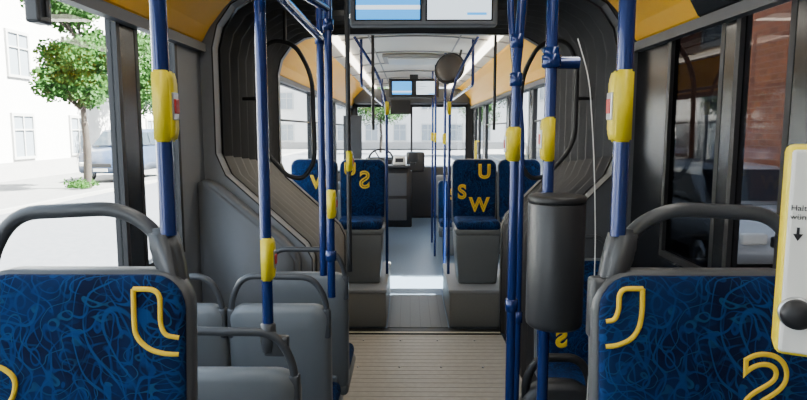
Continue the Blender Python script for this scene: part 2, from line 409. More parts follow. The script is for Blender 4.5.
portal(4.92, 5.0, 0.02, 'trim_11', M_GREY, 0.006, M_CEILD)
mb = MB(); mb.prism([(-1.19, 0.02), (-0.66, 0.02), (-0.66, 1.00), (-0.72, 1.08), (-1.10, 1.40), (-1.19, 1.44)], 3.20, 3.355, 0, 0.02)
struct('trim_13', mb, [M_COVER], 'smooth grey side cover in front of the joint')
mb = MB(); mb.box(-0.585, 0.725, 3.42, 4.845, -0.05, 0.004)
y = 3.46
while y < 4.82:
    mb.box(-0.57, 0.71, y, y+0.005, 0.0045, 0.0055, 2); y += 0.07
for x in (-0.45, -0.15, 0.15, 0.45):
    for y in (3.6, 4.15, 4.7):
        mb.lathe([(0.008, 0.0), (0.008, 0.007), (0.003, 0.009)], (x+0.033, y, 0.003), n=8, mi=1)
M_GROOVE = mat('plate_groove', (0.37, 0.345, 0.30), 0.5, noise=0.05)
obj('turntable_plate', mb.mesh('turntable_plate', [M_PLATE, M_METAL, M_GROOVE]), label='beige-grey ribbed floor plate inside the bus articulation', category='floor plate')
mb = MB(); mb.box(-0.58, 0.72, 4.86, 4.90, -0.03, 0.012, 0, 0.004); mb.box(-0.58, 0.72, 4.846, 4.86, -0.02, 0.014, 1)
mb.box(-0.58, 0.72, 4.90, 5.0, -0.03, 0.008, 1)
struct('trim_12', mb, [M_TREAD, M_BLACK], 'pale threshold strip with black rubber edge')
mb = MB(); mb.box(-0.235, 0.29, 5.02, 6.05, 0.0, 0.008, 0, 0.002)
for k in range(6): mb.box(-0.22+k*0.09, -0.215+k*0.09, 5.04, 6.03, 0.008, 0.010, 1)
obj('aisle_mat', mb.mesh('aisle_mat', [mat('mat_grey', (0.085, 0.088, 0.09), 0.45, noise=0.2, nscale=60), M_DARK]), label='darker grey vinyl mat on the aisle between seat platforms', category='mat')
def loop(sx):
    mb = MB()
    Y = 3.9
    mb.tube([(sx*1.02, Y, 1.60), (sx*1.02, Y, 2.12), (sx*0.95, Y, 2.27), (sx*0.78, Y, 2.25), (sx*0.67, Y, 2.05), (sx*0.66, Y, 1.5), (sx*0.74, Y, 1.38), (sx*0.84, Y, 1.40)], 0.015, 10, 0.12, closed=True)
    mb.tube([(sx*1.02, Y, 1.9), (sx*1.12, Y, 1.9)], 0.012, 8)
    mb.tube([(sx*0.84, Y, 2.26), (sx*0.84, Y, 2.45)], 0.012, 8)
    obj('grab_loop', mb.mesh('grab_loop', [M_BLACK]), label='black bent tube loop beside the articulation bellows', category='handrail', group='articulation grab loops')
loop(-1); loop(1)

# ------------------------------------------------------------ podiums
def podium(name, x0, x1, y0, y1, h, label):
    th = thing(name, ((x0+x1)/2, (y0+y1)/2, 0), label, 'platform', 'seat platforms')
    w = (x1-x0)/2; d = (y1-y0)/2
    obj('body', MB().box(-w, w, -d, d, 0.0, h-0.02, 0, 0.02, 3).mesh('body', [M_PODIUM]), th)
    obj('top_edge', MB().box(-w-0.008, w+0.008, -d-0.008, d+0.008, h-0.03, h, 0, 0.008).mesh('top_edge', [M_GREY]), th, label='lighter grey vinyl top edge')
podium('seat_platform', -1.19, -0.245, 5.02, 6.12, 0.34, 'grey seat platform over wheel arch beside the aisle')
podium('seat_platform', 0.30, 1.19, 5.02, 6.05, 0.34, 'grey seat platform over wheel arch beside the aisle')
podium('seat_platform', -1.19, -0.42, -0.6, 1.3, 0.415, 'raised grey platform carrying the rear seats')
podium('seat_platform', 0.27, 1.19, -0.6, 1.3, 0.415, 'raised grey platform carrying the rear seats')

# ------------------------------------------------------------ seats
SEATC = {}
def seat_meshes(key, strokes=None, letters=(), base=(0.15, 0.18, 0.0), near=0, handle=True):
    if key in SEATC: return SEATC[key]
    lean = lambda x, z: 0.35*x*x*-1+0.07*(z-0.4)
    def surf(x, z): return 0.07*(z-0.4)-0.0530
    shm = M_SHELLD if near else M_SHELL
    sh = MB().pillow(0.222, 0.38, 1.0, 0.075, 0.05, [(0.02, -0.016), (0.006, -0.016), (0.0, -0.008), (0.0, 0.022), (0.008, 0.036), (0.03, 0.044), (0.09, 0.050)], bend=lean, wb=0.97)
    sh.box(-0.16, 0.16, 0.035, 0.06, 0.42, 0.47, 0, 0.01)
    fb = MB().pillow(0.213, 0.43, 0.993, 0.066, 0.05, [(0.0, -0.010), (0.0, -0.026), (0.008, -0.036), (0.03, -0.042), (0.08, -0.046)], bend=lean, wb=0.97)
    if strokes:
        for st in strokes:
            fb.tube([(x, surf(x, z)+(0.0045 if abs(x) > 0.19 else 0.0), z) for x, z in st], 0.0050, 10, 0.03, mi=1)
    for lt in letters:
        ch, size, x, z = lt[:4]
        fb.text(ch, size, (x, 0.0, z), 1, 0.0050 if near else 0.0070, mirror=len(lt) > 4, surf=surf)
    cu = MB().box(-0.205, 0.205, -0.44, -0.03, 0.395, 0.475, 0, 0.035, 4)
    pan = MB().box(-0.215, 0.215, -0.43, 0.03, 0.345, 0.42, 0, 0.03, 3)
    bw, bd, bz = base
    ba = MB().box(-bw, bw, -0.22-bd, -0.22+bd, bz, 0.36, 0, 0.02, 3, taper=(0.86, 0.9))
    ha = MB(); L = lambda z: lean(0.19, z)+0.018
    if near:
        k = near
        P = [(-0.205*k, 0.88), (-0.205*k, 1.02), (-0.15*k, 1.108), (0.06*k, 1.118), (0.135*k, 1.080), (0.18*k, 0.98), (0.192*k, 0.88)]
        ha.tube([(x, L(z), z) for x, z in P], 0.0145, 14, 0.06)
        B = [(0.130*k, 1.080), (0.178*k, 1.080), (0.192*k, 1.03), (0.207*k, 0.93), (0.207*k, 0.885), (0.155*k, 0.885), (0.155*k, 0.97), (0.133*k, 1.03)]
        ha.prism(B if k > 0 else B[::-1], L(1.0)-0.024, L(1.0)+0.024, 0, 0.010)
    else:
        ha.tube([(-0.205, L(0.9), 0.88), (-0.205, L(1.0), 1.02), (-0.15, L(1.1), 1.115), (0.15, L(1.1), 1.12), (0.205, L(1.0), 1.02), (0.205, L(0.9), 0.88)], 0.0130, 12, 0.07)
        ha.box(0.185, 0.222, L(0.9)-0.02, L(0.9)+0.02, 0.86, 0.985, 0, 0.01, 3)
    ha.box(-0.222, -0.185, L(0.9)-0.02, L(0.9)+0.02, 0.86, 0.985, 0, 0.01, 3)
    SEATC[key] = dict(back_shell=sh.mesh('back_shell', [shm]), backrest=fb.mesh('backrest', [M_FAB, M_STROKE]), seat_cushion=cu.mesh('seat_cushion', [M_FAB]),
                      seat_pan=pan.mesh('seat_pan', [shm]), seat_base=ba.mesh('seat_base', [M_SHELL]))
    if handle: SEATC[key]['grab_handle'] = ha.mesh('grab_handle', [M_HANDLE])
    return SEATC[key]
def seat(x, y, z, face, key, label, group, sx=1.0, **kw):
    ms = seat_meshes(key, **kw)
    th = thing('bus_seat', (x, y, z), label, 'seat', group, 0 if face < 0 else math.pi)
    th.scale = (sx, 1, 1)
    for nm, me in ms.items(): obj(nm, me, th)
    return th
SJ = [[(0.118, 0.972), (0.118, 0.92), (0.120, 0.880), (0.148, 0.855), (0.180, 0.848), (0.203, 0.846)],
      [(0.118, 0.972), (0.170, 0.972), (0.170, 0.905), (0.178, 0.884), (0.204, 0.878)],
      [(-0.203, 0.825), (-0.15, 0.825), (-0.115, 0.800), (-0.125, 0.755), (-0.16, 0.73), (-0.203, 0.72)],
      [(-0.203, 0.790), (-0.165, 0.79), (-0.165, 0.765), (-0.203, 0.76)]]
SR = [[(-0.135, 0.975), (-0.135, 0.93), (-0.14, 0.90), (-0.155, 0.878), (-0.185, 0.866), (-0.203, 0.864)],
      [(-0.135, 0.975), (-0.180, 0.975), (-0.180, 0.935), (-0.188, 0.915), (-0.203, 0.912)]]
LBL = 'blue patterned bus seat with yellow motifs and grey shell'
BN = (0.16, 0.18, -0.01)
GR = 'rear facing seats on the rear platform'
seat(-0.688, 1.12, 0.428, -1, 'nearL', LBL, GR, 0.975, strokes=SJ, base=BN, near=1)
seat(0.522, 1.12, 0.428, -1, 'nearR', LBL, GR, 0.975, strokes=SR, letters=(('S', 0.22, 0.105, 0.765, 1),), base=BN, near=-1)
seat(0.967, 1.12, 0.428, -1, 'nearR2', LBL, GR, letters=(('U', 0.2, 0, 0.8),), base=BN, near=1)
GF = 'forward facing seats before the articulation'
for (y, xa) in ((1.74, -0.58), (2.40, -0.575), (2.95, -0.56)):
    seat(xa, y, 0, 1, 'fwd', 'grey shelled seat with grab handle beside the aisle', GF, 0.94, letters=(('S', 0.2, 0, 0.8),))
    if y < 2.9: seat(xa-0.41, y, 0, 1, 'fwd', 'grey shelled seat with grab handle beside the window', GF, 0.88)
seat(0.86, 3.2, 0, -1, 'rr', 'rear facing seat against the articulation portal', 'seats beside the articulation', letters=(('S', 0.13, -0.08, 0.57, 1),))
BF = (0.21, 0.20, -0.09)
GP = 'rear facing seats on the wheel arch platform'
seat(-0.485, 5.62, 0.43, -1, 'pS', LBL, GP, 0.98, letters=(('S', 0.22, 0.02, 0.80, 1), ('U', 0.16, -0.12, 0.90)), base=BF, handle=False)
seat(-0.94, 5.62, 0.43, -1, 'pW', LBL, GP, letters=(('W', 0.17, 0.06, 0.78),), base=BF, handle=False)
seat(0.56, 5.62, 0.43, -1, 'pW2', LBL, GP, 0.95, letters=(('W', 0.18, 0.05, 0.57), ('S', 0.18, -0.12, 0.69), ('U', 0.18, 0.10, 0.88)), base=BF, handle=False)
seat(0.985, 5.62, 0.43, -1, 'pU', LBL, GP, 0.91, letters=(('S', 0.22, -0.05, 0.82),), base=BF, handle=False)
GF2 = 'seats in the front bus section'
for (x, y) in ((-0.55, 7.0), (-0.96, 7.0), (-0.55, 8.2), (-0.96, 8.2), (0.55, 8.4), (0.97, 8.4), (0.55, 9.4), (0.97, 9.4)):
    seat(x, y, 0.0, 1 if y != 8.4 else -1, 'fwdF' if y != 8.4 else 'pS8', 'grey bus seat with blue upholstery on low floor', GF2, 0.9, letters=(('S', 0.2, 0, 0.8),), handle=False)

# ------------------------------------------------------------ poles
def pole(pts, r, label, mats=M_BLUE, fil=0.0, btn=None, clamps=(), group='blue handrail poles', name='handrail_pole', foot=False):
    o = Vector(pts[0]); th = thing(name, tuple(o), label, 'handrail', group)
    L = [tuple(Vector(p)-o) for p in pts]
    obj('tube', MB().tube(L, r, 16, fil).mesh('tube', [mats]), th)
    for z in clamps:
        obj('clamp', MB().lathe([(r+0.001, -0.022), (r+0.006, -0.02), (r+0.006, 0.02), (r+0.001, 0.022)], (0, 0, z-o.z), 16).mesh('clamp', [M_BLUE]), th)
    if foot:
        f = MB().lathe([(r+0.001, 0.05), (r+0.006, 0.045), (r+0.008, 0.0), (r+0.004, -0.035), (r-0.004, -0.04)], (0, 0, 0.0), 18)
        f.box(-0.012, 0.06, -0.016, 0.016, -0.05, 0.01, 0, 0.008, 3)
        obj('foot_socket', f.mesh('foot_socket', [M_HANDLE]), th, label='dark grey plastic pole socket')
    if btn:
        (zc, h, w, dx) = btn
        zz = zc-o.z; hh = h/2
        P = [(-w/2, -hh), (w/2*0.7, -hh), (w/2, -hh+0.02), (w/2, hh-0.02), (w/2*0.7, hh), (-w/2, hh)]
        P = [(x*dx+dx*w*0.16, z+zz) for x, z in P]
        mb = MB().prism(P, -0.021, 0.021, 0, 0.004)
        hs = obj('stop_button_housing', mb.mesh('stop_button_housing', [M_YEL]), th, label='yellow plastic stop button housing')
        xb = dx*(w*0.66)
        b = MB(); b.box(min(xb-0.004, xb+0.003), max(xb-0.004, xb+0.003), -0.014, 0.014, zz-0.026, zz+0.026, 1, 0.002)
        b.box(min(xb, xb+dx*0.006), max(xb, xb+dx*0.006), -0.010, 0.010, zz-0.014, zz+0.014, 0, 0.002)
        obj('button', b.mesh('button', [M_RED, M_METAL]), hs, label='red push button on metal plate')
    return th
ZT = CZ; ZF = CZ+0.045
PL = 'dark blue steel pole with yellow stop button, rising from '
pole([(-0.523, 1.16, 1.495), (-0.523, 1.16, ZT)], 0.0155, PL+'seat corner', btn=(1.745, 0.135, 0.036, 1), foot=False)
pole([(0.358, 1.16, 1.495), (0.358, 1.16, ZT)], 0.0155, PL+'seat corner', btn=(1.745, 0.135, 0.036, -1))
pole([(-0.462, 1.70, 1.09), (-0.462, 1.70, ZT)], 0.0160, PL+'seat handle', btn=(1.33, 0.125, 0.036, 1), foot=True)
pole([(-0.362, 2.36, 1.03), (-0.362, 2.36, ZT)], 0.0160, PL+'seat handle', btn=(1.41, 0.115, 0.034, 1), clamps=(2.1, 1.2))
pole([(-0.405, 2.44, 1.1), (-0.405, 2.44, ZT)], 0.0150, 'dark blue steel pole beside the seat row', clamps=(2.06,))
pole([(-0.345, 2.93, 1.0), (-0.345, 2.93, ZT)], 0.012, 'slim black pole above the seat row', mats=M_DARK, btn=(1.55, 0.1, 0.03, 1))
pole([(0.292, 1.95, 0.0), (0.292, 1.95, 1.9), (0.30, 1.95, 2.0), (0.33, 1.95, ZT)], 0.0150, PL+'aisle floor', btn=(1.655, 0.11, 0.045, -1), clamps=(1.98, 1.86, 1.12))
pole([(0.36, 2.2, 0.0), (0.36, 2.2, 1.7), (0.31, 2.2, 2.1), (0.31, 2.2, ZT)], 0.0125, 'dark blue steel pole in the aisle', clamps=(1.0,), fil=0.1)
pole([(0.335, 1.66, 0.0), (0.335, 1.66, ZT)], 0.0160, PL+'aisle floor', btn=(1.675, 0.12, 0.034, -1), clamps=(1.9,))
mb = MB(); mb.tube([(0.335, 1.70, 1.885), (0.42, 1.70, 1.885)], 0.017, 12); mb.lathe([(0.018, -0.02), (0.026, -0.015), (0.026, 0.015), (0.018, 0.02)], (0.335, 1.66, 1.885), 16)
obj('pole_bracket', mb.mesh('pole_bracket', [M_BLUE]), label='blue clamp bracket with short arm on the pole', category='bracket')
for (x, xs_, y) in ((-0.258, -0.55, 5.60), (0.325, 0.58, 5.60)):
    pole([(x, y, 0.34), (x, y, 1.95), (x+(xs_-x)*0.25, y, 2.2), (xs_, y, ZF)], 0.014, 'dark blue pole on seat platform, curving outward to ceiling', fil=0.25, btn=(1.9, 0.12, 0.035, 1 if x < 0 else -1))
for (x, y) in ((-0.35, 5.06), (0.66, 5.06)):
    pole([(x, y, 1.7), (x, y, ZF-0.01)], 0.013, 'dark grab pole by the front section portal', mats=M_DARK)
for (x, y) in ((0.36, 6.9), (0.30, 8.0), (0.30, 9.0)):
    pole([(x, y, 0), (x, y, ZF+0.015)], 0.015, PL+'front floor', btn=(1.6, 0.12, 0.04, -1 if x > 0 else 1))
def rail(pts, label): pole(pts, 0.0150, label, name='ceiling_handrail', group='ceiling handrails', fil=0.06)
rail([(-0.40, -1.2, 2.06), (-0.40, 2.45, 2.06)], 'dark blue horizontal handrail below the ceiling')
rail([(-0.47, -1.2, 2.16), (-0.47, 1.8, 2.16), (-0.36, 2.38, 2.16)], 'dark blue horizontal handrail below the ceiling')
for sx in (-0.5, 0.55): rail([(sx, 5.75, ZF), (sx, 5.75, 2.12), (sx, 10.2, 2.12), (sx, 10.2, ZF)], 'dark blue handrail along the front section ceiling')
mb = MB(); mb.tube([(0.47, 1.9, 1.98), (0.51, 1.9, 1.86), (0.535, 1.9, 1.6), (0.55, 1.9, 1.3), (0.545, 1.9, 1.05), (0.53, 1.9, 0.4), (0.53, 1.9, 0.0)], 0.0016, 6, 0.1)  # pale tube in place of the reflection along a glass screen's edge
obj('glass_edge_glint', mb.mesh('glass_edge_glint', [M_WHITE]), label='thin pale curve standing in for a reflecting glass edge', category='glass_edge_glint')

# ------------------------------------------------------------ waste bin
th = thing('waste_bin', (0.335, 1.553, 1.185), 'black cylindrical waste bin clamped to the blue pole', 'bin')
obj('body', MB().lathe([(0.066, 0.0), (0.072, 0.006), (0.0735, 0.018), (0.0735, 0.325), (0.072, 0.328)], (0, 0, 0), 40).mesh('body', [M_DARK]), th)
obj('lid', MB().lathe([(0.0725, 0.329), (0.0745, 0.331), (0.0745, 0.343), (0.070, 0.347), (0.05, 0.348)], (0, 0, 0), 40).mesh('lid', [M_BLACK]), th)
mb = MB()
for z in (0.08, 0.26): mb.box(-0.02, 0.02, 0.07, 0.09, z-0.015, z+0.015, 0, 0.004)
obj('clamp', mb.mesh('clamp', [M_METAL]), th)

th = thing('fold_down_seat', (0.54, 2.28, 0.0), 'dark folded seat with rounded black top behind the bin', 'seat')
obj('backrest', MB().pillow(0.15, 0.35, 0.72, 0.12, 0.05, [(0.03, -0.05), (0.01, -0.04), (0, -0.02), (0, 0.02), (0.02, 0.04)]).mesh('backrest', [M_DARK]), th)
obj('grab_handle', MB().tube([(-0.12, 0.0, 0.56), (-0.13, 0.0, 0.72), (-0.08, 0, 0.81), (0.08, 0, 0.81), (0.13, 0, 0.72), (0.12, 0, 0.56)], 0.017, 12, 0.06).mesh('grab_handle', [M_BLACK]), th)
obj('stand', MB().box(-0.12, 0.12, -0.03, 0.03, 0, 0.36, 0, 0.01).mesh('stand', [M_DARK]), th)
th = thing('window_hammer_box', (-1.17, 1.86, 2.02), 'small dark emergency hammer holder at the window head', 'safety holder')
obj('body', MB().box(-0.025, 0.02, -0.035, 0.035, 0.0, 0.17, 0, 0.008).mesh('body', [M_DARK]), th)
obj('hammer', MB().cyl((0.026, 0, 0.02), (0.026, 0, 0.15), 0.006, 0.006, 10).mesh('hammer', [M_DARK]), th)

# ------------------------------------------------------------ screens
M_SB = emis('screen_blue', (0.03, 0.34, 0.85), 2.2); M_SW = emis('screen_white', (0.72, 0.84, 0.93), 2.0); M_SL = emis('screen_line', (0.15, 0.3, 0.5), 0.6)
def screens(x, y, z):
    th = thing('passenger_display', (x, y, z), 'double passenger information screen hanging from the ceiling', 'screen', 'double information screens')
    mb = MB(); mb.box(-0.36, 0.36, 0.0, 0.07, -0.02, 0.25, 0, 0.01); mb.box(-0.345, 0.345, -0.012, 0.0, -0.012, 0.0, 0)
    obj('housing', mb.mesh('housing', [M_GREY if y < 5 else M_DARK]), th)
    mb = MB(); mb.box(-0.06, 0.06, 0.01, 0.06, 0.24, CZ-z-0.012, 0, 0.005); obj('mount', mb.mesh('mount', [M_DARK]), th)
    for i, x0 in enumerate((-0.335, 0.01)):
        mb = MB(); mb.box(x0, x0+0.325, -0.008, 0.004, 0.0, 0.235, 0, 0.003)
        bz = 0.008 if y < 5 else 0.025
        mb.box(x0+bz, x0+0.325-bz, -0.0105, -0.008, bz, 0.235-bz, 1 if i == 0 else 2)
        if i == 0:
            mb.box(x0+bz, x0+0.325-bz, -0.012, -0.0105, 0.055, 0.075, 2)
        else:
            for k in range(3): mb.box(x0+0.03, x0+0.12+0.05*(k % 2), -0.012, -0.0105, 0.10+k*0.035, 0.106+k*0.035, 3)
            mb.box(x0+0.2, x0+0.295, -0.012, -0.0105, 0.028, 0.040, 1)
        obj('screen', mb.mesh('screen', [M_BLACK, M_SB, M_SW, M_SL]), th)
screens(0.02, 3.0, 2.225)
screens(0.02, 8.7, 2.18)

th = thing('convex_mirror', (0.355, 6.1, 2.31), 'round dark convex interior mirror on a bracket', 'mirror')
obj('rim', MB().lathe([(0.145, 0.03), (0.158, 0.01), (0.162, -0.005), (0.153, -0.015), (0.148, -0.01)], (0, 0, 0), 36, axis='Y').mesh('rim', [M_DARK]), th)
obj('mirror_dome', MB().lathe([(0.148, -0.008), (0.125, -0.025), (0.088, -0.038), (0.04, -0.046), (0.005, -0.048)], (0, 0, 0), 36, axis='Y').mesh('mirror_dome', [mat('dome_grey', (0.085, 0.072, 0.062), 0.35, 0.0, noise=0.15, nscale=6)]), th)
obj('bracket', MB().tube([(0, 0.02, 0), (0.05, 0.06, 0.12), (0.05, 0.06, 0.22)], 0.012, 8, 0.05).mesh('bracket', [M_DARK]), th)
th.rotation_euler = (math.radians(-14), math.radians(8), math.radians(-28))

# ------------------------------------------------------------ request box
th = thing('stop_request_box', (0.484, 0.72, 1.412), 'cream-white stop request box with yellow rim and black button', 'button box')
obj('housing', MB().box(-0.07, 0.07, 0.0, 0.05, 0, 0.27, 0, 0.010, 3).mesh('housing', [M_YEL]), th)
mb = MB(); mb.box(-0.066, 0.066, -0.005, 0.004, 0.006, 0.264, 0, 0.004)
mb.text('Haltestelle', 0.0100, (-0.0640, -0.0055, 0.192), 1, align='LEFT'); mb.text('w\u00fcnschen', 0.0100, (-0.0640, -0.0055, 0.181), 1, align='LEFT')
mb.add([(-0.060, -0.0065, 0.160), (-0.049, -0.0065, 0.160), (-0.0545, -0.0065, 0.151)], [(0, 1, 2)], 1)
mb.box(-0.056, -0.053, -0.0065, -0.005, 0.159, 0.168, 1)
obj('face_plate', mb.mesh('face_plate', [M_WHITE, M_BLACK]), th)
mb = MB(); mb.lathe([(0.0185, 0.0), (0.0185, -0.014), (0.017, -0.018), (0.012, -0.021), (0.002, -0.022)], (-0.050, -0.005, 0.060), 28, axis='Y')
mb.lathe([(0.0205, 0.0), (0.0205, -0.005), (0.0188, -0.0065)], (-0.050, -0.005, 0.060), 28, axis='Y', mi=1)
obj('push_button', mb.mesh('push_button', [M_BLACK, M_METAL]), th)
th.rotation_euler.z = math.radians(-26)
pole([(0.545, 0.82, 0.42), (0.545, 0.82, ZT)], 0.0165, PL+'platform', btn=(1.735, 0.10, 0.045, -1))

# ------------------------------------------------------------ driver area
M_CAB = mat('cab_dark_grey', (0.035, 0.037, 0.040), 0.45, noise=0.08)
th = thing('driver_cab', (-0.45, 10.45, 0), 'dark low driver cab partition with counter', 'cab')
mb = MB(); mb.prism([(-0.74, 0.0), (0.45, 0.0), (0.45, 0.98), (0.36, 1.05), (-0.74, 1.05)], 0, 0.05, 0, 0.012); mb.box(0.40, 0.45, 0.05, 0.4, 0, 0.98, 0, 0.012)
mb.box(0.03, 0.36, -0.01, 0.0, 0.12, 0.5, 1, 0.004); mb.box(0.03, 0.36, -0.01, 0.0, 0.55, 0.95, 1, 0.004)
obj('partition', mb.mesh('partition', [M_CAB, M_CEILD]), th)
obj('counter', MB().box(-0.1, 0.42, -0.08, 0.3, 1.05, 1.09, 0, 0.012).mesh('counter', [M_CAB]), th)
obj('side_screen', MB().box(-0.74, -0.42, 0.015, 0.035, 1.05, 1.95, 0, 0.006).mesh('side_screen', [M_DARK]), th)
th = thing('ticket_machine', (-0.22, 10.5, 1.091), 'pale grey ticket machine on the driver counter', 'machine')
obj('body', MB().box(-0.10, 0.10, 0, 0.18, 0, 0.15, 0, 0.03, 3, taper=(1.2, 1.0)).mesh('body', [M_WHITE]), th)
obj('display', MB().box(-0.07, 0.07, -0.006, 0.004, 0.05, 0.12).mesh('display', [M_BLACK]), th)
th = thing('driver_terminal', (0.02, 10.55, 1.091), 'small dark driver terminal standing on the counter', 'machine')
obj('foot', MB().box(-0.05, 0.05, 0, 0.1, 0, 0.05, 0, 0.01).mesh('foot', [M_DARK]), th)
obj('display', MB().box(-0.09, 0.09, 0.02, 0.05, 0.05, 0.22, 0, 0.012, 3).mesh('display', [M_DARK]), th)
th = thing('dashboard', (0, 11.75, 0), 'black dashboard under the windscreen', 'dashboard')
obj('body', MB().box(-1.15, 1.15, -0.2, 0.22, 0, 1.0, 0, 0.05, 3).mesh('body', [M_DARK]), th)
obj('binnacle', MB().box(-0.9, -0.2, -0.22, 0.1, 0.9, 1.18, 0, 0.06, 3).mesh('binnacle', [M_DARK]), th)
obj('console_box', MB().box(-0.1, 0.25, -0.24, 0.05, 0.9, 1.28, 0, 0.04, 3).mesh('console_box', [M_CAB]), th)
th = thing('steering_wheel', (-0.58, 11.27, 1.14), 'black steering wheel in front of the driver seat', 'steering wheel')
ring = [(0.23*math.cos(a), 0.1*math.sin(a), 0.2*math.sin(a)) for a in [i*math.pi/16 for i in range(32)]]
obj('rim', MB().tube(ring, 0.018, 10, closed=True).mesh('rim', [M_BLACK]), th)
mb = MB(); mb.cyl((0, 0, 0), (0, 0.24, -0.12), 0.05, 0.05, 16)
for a in (0, 2.1, 4.2): mb.tube([(0, 0, 0), (0.22*math.cos(a), 0.09*math.sin(a), 0.19*math.sin(a))], 0.012, 8)
obj('hub', mb.mesh('hub', [M_BLACK]), th)
seat(-0.65, 10.92, 0.15, 1, 'fwdD', 'driver seat with blue upholstery behind the steering wheel', 'driver seat', base=(0.15, 0.18, -0.15), handle=False)
th = thing('overhead_console', (0.0, 11.75, 2.2), 'dark overhead console above the windscreen', 'console')
obj('body', MB().box(-1.1, 1.1, -0.2, 0.2, 0.0, 0.28, 0, 0.03, 3).mesh('body', [M_CEILD]), th)
obj('monitor', MB().box(-0.40, -0.02, -0.26, -0.2, -0.20, 0.06, 0, 0.01).mesh('monitor', [M_BLACK]), th)

# ------------------------------------------------------------ outside
G = -0.35
mb = MB(); mb.box(-10.0, 6.0, -40, 90, G-0.1, G)
obj('street', mb.mesh('street', [M_ROAD]), label='grey asphalt street around the bus', category='road', kind='stuff')
for (x0, x1, k0, k1) in ((-40, -10.15, -10.15, -10.0), (6.15, 40, 6.0, 6.15)):
    mb = MB(); mb.box(x0, x1, -40, 90, G-0.1, G+0.1)
    mb.box(k0, k1, -40, 90, G-0.1, G+0.1, 1)
    obj('pavement', mb.mesh('pavement', [M_PAVE, M_KERB]), label='paved sidewalk with stone kerb beside the street', category='pavement', kind='stuff')

WM = {}
def building(loc, rotz, length, height, m, label, ncol, floors, group=None, depth=8, z_first=0.9, wh=1.6):
    th = thing('building', (loc[0], loc[1], G+0.1), label, 'building', group, rotz)
    L2 = length/2
    obj('body', MB().box(-L2, L2, 0, depth, 0, height).mesh('body', [m]), th)
    obj('plinth', MB().box(-L2, L2, -0.08, 0, 0, 0.7).mesh('plinth', [M_STONE]), th)
    mb = MB(); mb.box(-L2, L2, -0.35, 0.1, height-0.35, height+0.05, 0, 0.05); obj('cornice', mb.mesh('cornice', [M_STONE]), th)
    if wh not in WM:
        wb = MB(); w = 0.6
        for a, b, c, d in ((-w-.1, w+.1, -.1, 0), (-w-.1, w+.1, wh, wh+.12), (-w-.1, -w, 0, wh), (w, w+.1, 0, wh), (-.03, .03, 0, wh), (-w, w, wh*.65, wh*.65+.05)):
            wb.box(a, b, -0.09, 0.0, c, d, 0)
        wb.box(-w, w, -0.03, -0.01, 0, wh, 1)
        WM[wh] = wb.mesh('window', [M_WINF, M_WING])
    for f in range(floors):
        for c in range(ncol):
            x = -L2+(c+0.5)*length/ncol
            obj('window', WM[wh], th, (x, 0, z_first+f*3.2))
    return th
R90 = math.radians(90)
building((-15.5, 24, 0), R90, 36, 11, M_PLASTER, 'pale cream plastered town house with rows of windows', 9, 3, 'town houses')
building((-15.0, 58, 0), R90, 28, 9, M_STONE, 'grey town house further along the street', 8, 2, 'town houses')
building((8.6, 13.9, 0), -R90, 13.9, 11.0, M_BRICK, 'red brick building with tall windows', 2, 3, 'brick buildings', z_first=1.2)  # height and near end shaped so the gap bounds the sun band
building((8.6, -4.5, 0), -R90, 21.2, 15, M_BRICK, 'unseen tall brick block added to keep sun off the rear', 5, 3, 'brick buildings')  # out of view, placed and sized to block sun from the rear section
building((-1, 62, 0), 0, 26, 12, M_PLASTER, 'cream building closing the street ahead', 9, 3, 'town houses')
building((9.5, 38, 0), -R90, 22, 7, M_PLASTER, 'cream town house beyond the brick building', 6, 2, 'town houses')

def tree(x, y, h, cr, seed, label):
    rnd = random.Random(seed)
    th = thing('tree', (x, y, G+0.1), label, 'tree', 'street trees')
    mb = MB(); ch = h*0.36
    mb.tube([(0, 0, 0), (0.05, 0.02, ch*0.6), (0, 0, ch), (0.03, 0, h*0.85)], [0.13, 0.11, 0.09, 0.03], 10, 0.3)
    tips = []
    for i in range(14):
        a = rnd.uniform(0, 6.28); z = rnd.uniform(ch, h*0.8); r = cr*rnd.uniform(0.45, 0.8)
        tip = (r*math.cos(a), r*math.sin(a), z+rnd.uniform(0.5, 1.1)); tips.append(tip)
        mb.tube([(0, 0, z), (tip[0]*0.5, tip[1]*0.5, z+0.4), tip], [0.05, 0.03, 0.012], 6)
    obj('trunk', mb.mesh('trunk', [M_BARK]), th)
    lb = MB()
    blobs = [(Vector(t), cr*0.42) for t in tips]+[(Vector((0, 0, h*0.9)), cr*0.5), (Vector((0, 0, h*0.65)), cr*0.6), (Vector((0, 0, h*0.5)), cr*0.45)]
    for i in range(13000):
        c, r = rnd.choice(blobs)
        d = Vector((rnd.gauss(0, 1), rnd.gauss(0, 1), rnd.gauss(0, 1))).normalized()*r*rnd.uniform(0.4, 1.05)
        p = c+d; s = rnd.uniform(0.05, 0.10)
        u = Vector((rnd.gauss(0, 1), rnd.gauss(0, 1), rnd.gauss(0, 1))).normalized(); w = u.orthogonal().normalized()
        lb.add([p-u*s, p+w*s*0.6, p+u*s, p-w*s*0.6], [(0, 1, 2, 3)])
    obj('foliage', lb.mesh('foliage', [M_LEAF]), th)
tree(-10.85, 20.0, 6.6, 1.4, 3, 'green leafy street tree on the sidewalk')
tree(-13.3, 29.5, 6.6, 1.7, 5, 'green leafy street tree on the sidewalk')
tree(-10.8, 38, 7, 2.0, 8, 'green leafy street tree on the sidewalk')
tree(-2.5, 52, 7, 2.5, 9, 'green tree at the end of the street')
tree(5.5, 48, 7, 2.5, 11, 'green tree at the end of the street')
rnd = random.Random(21); lb = MB()
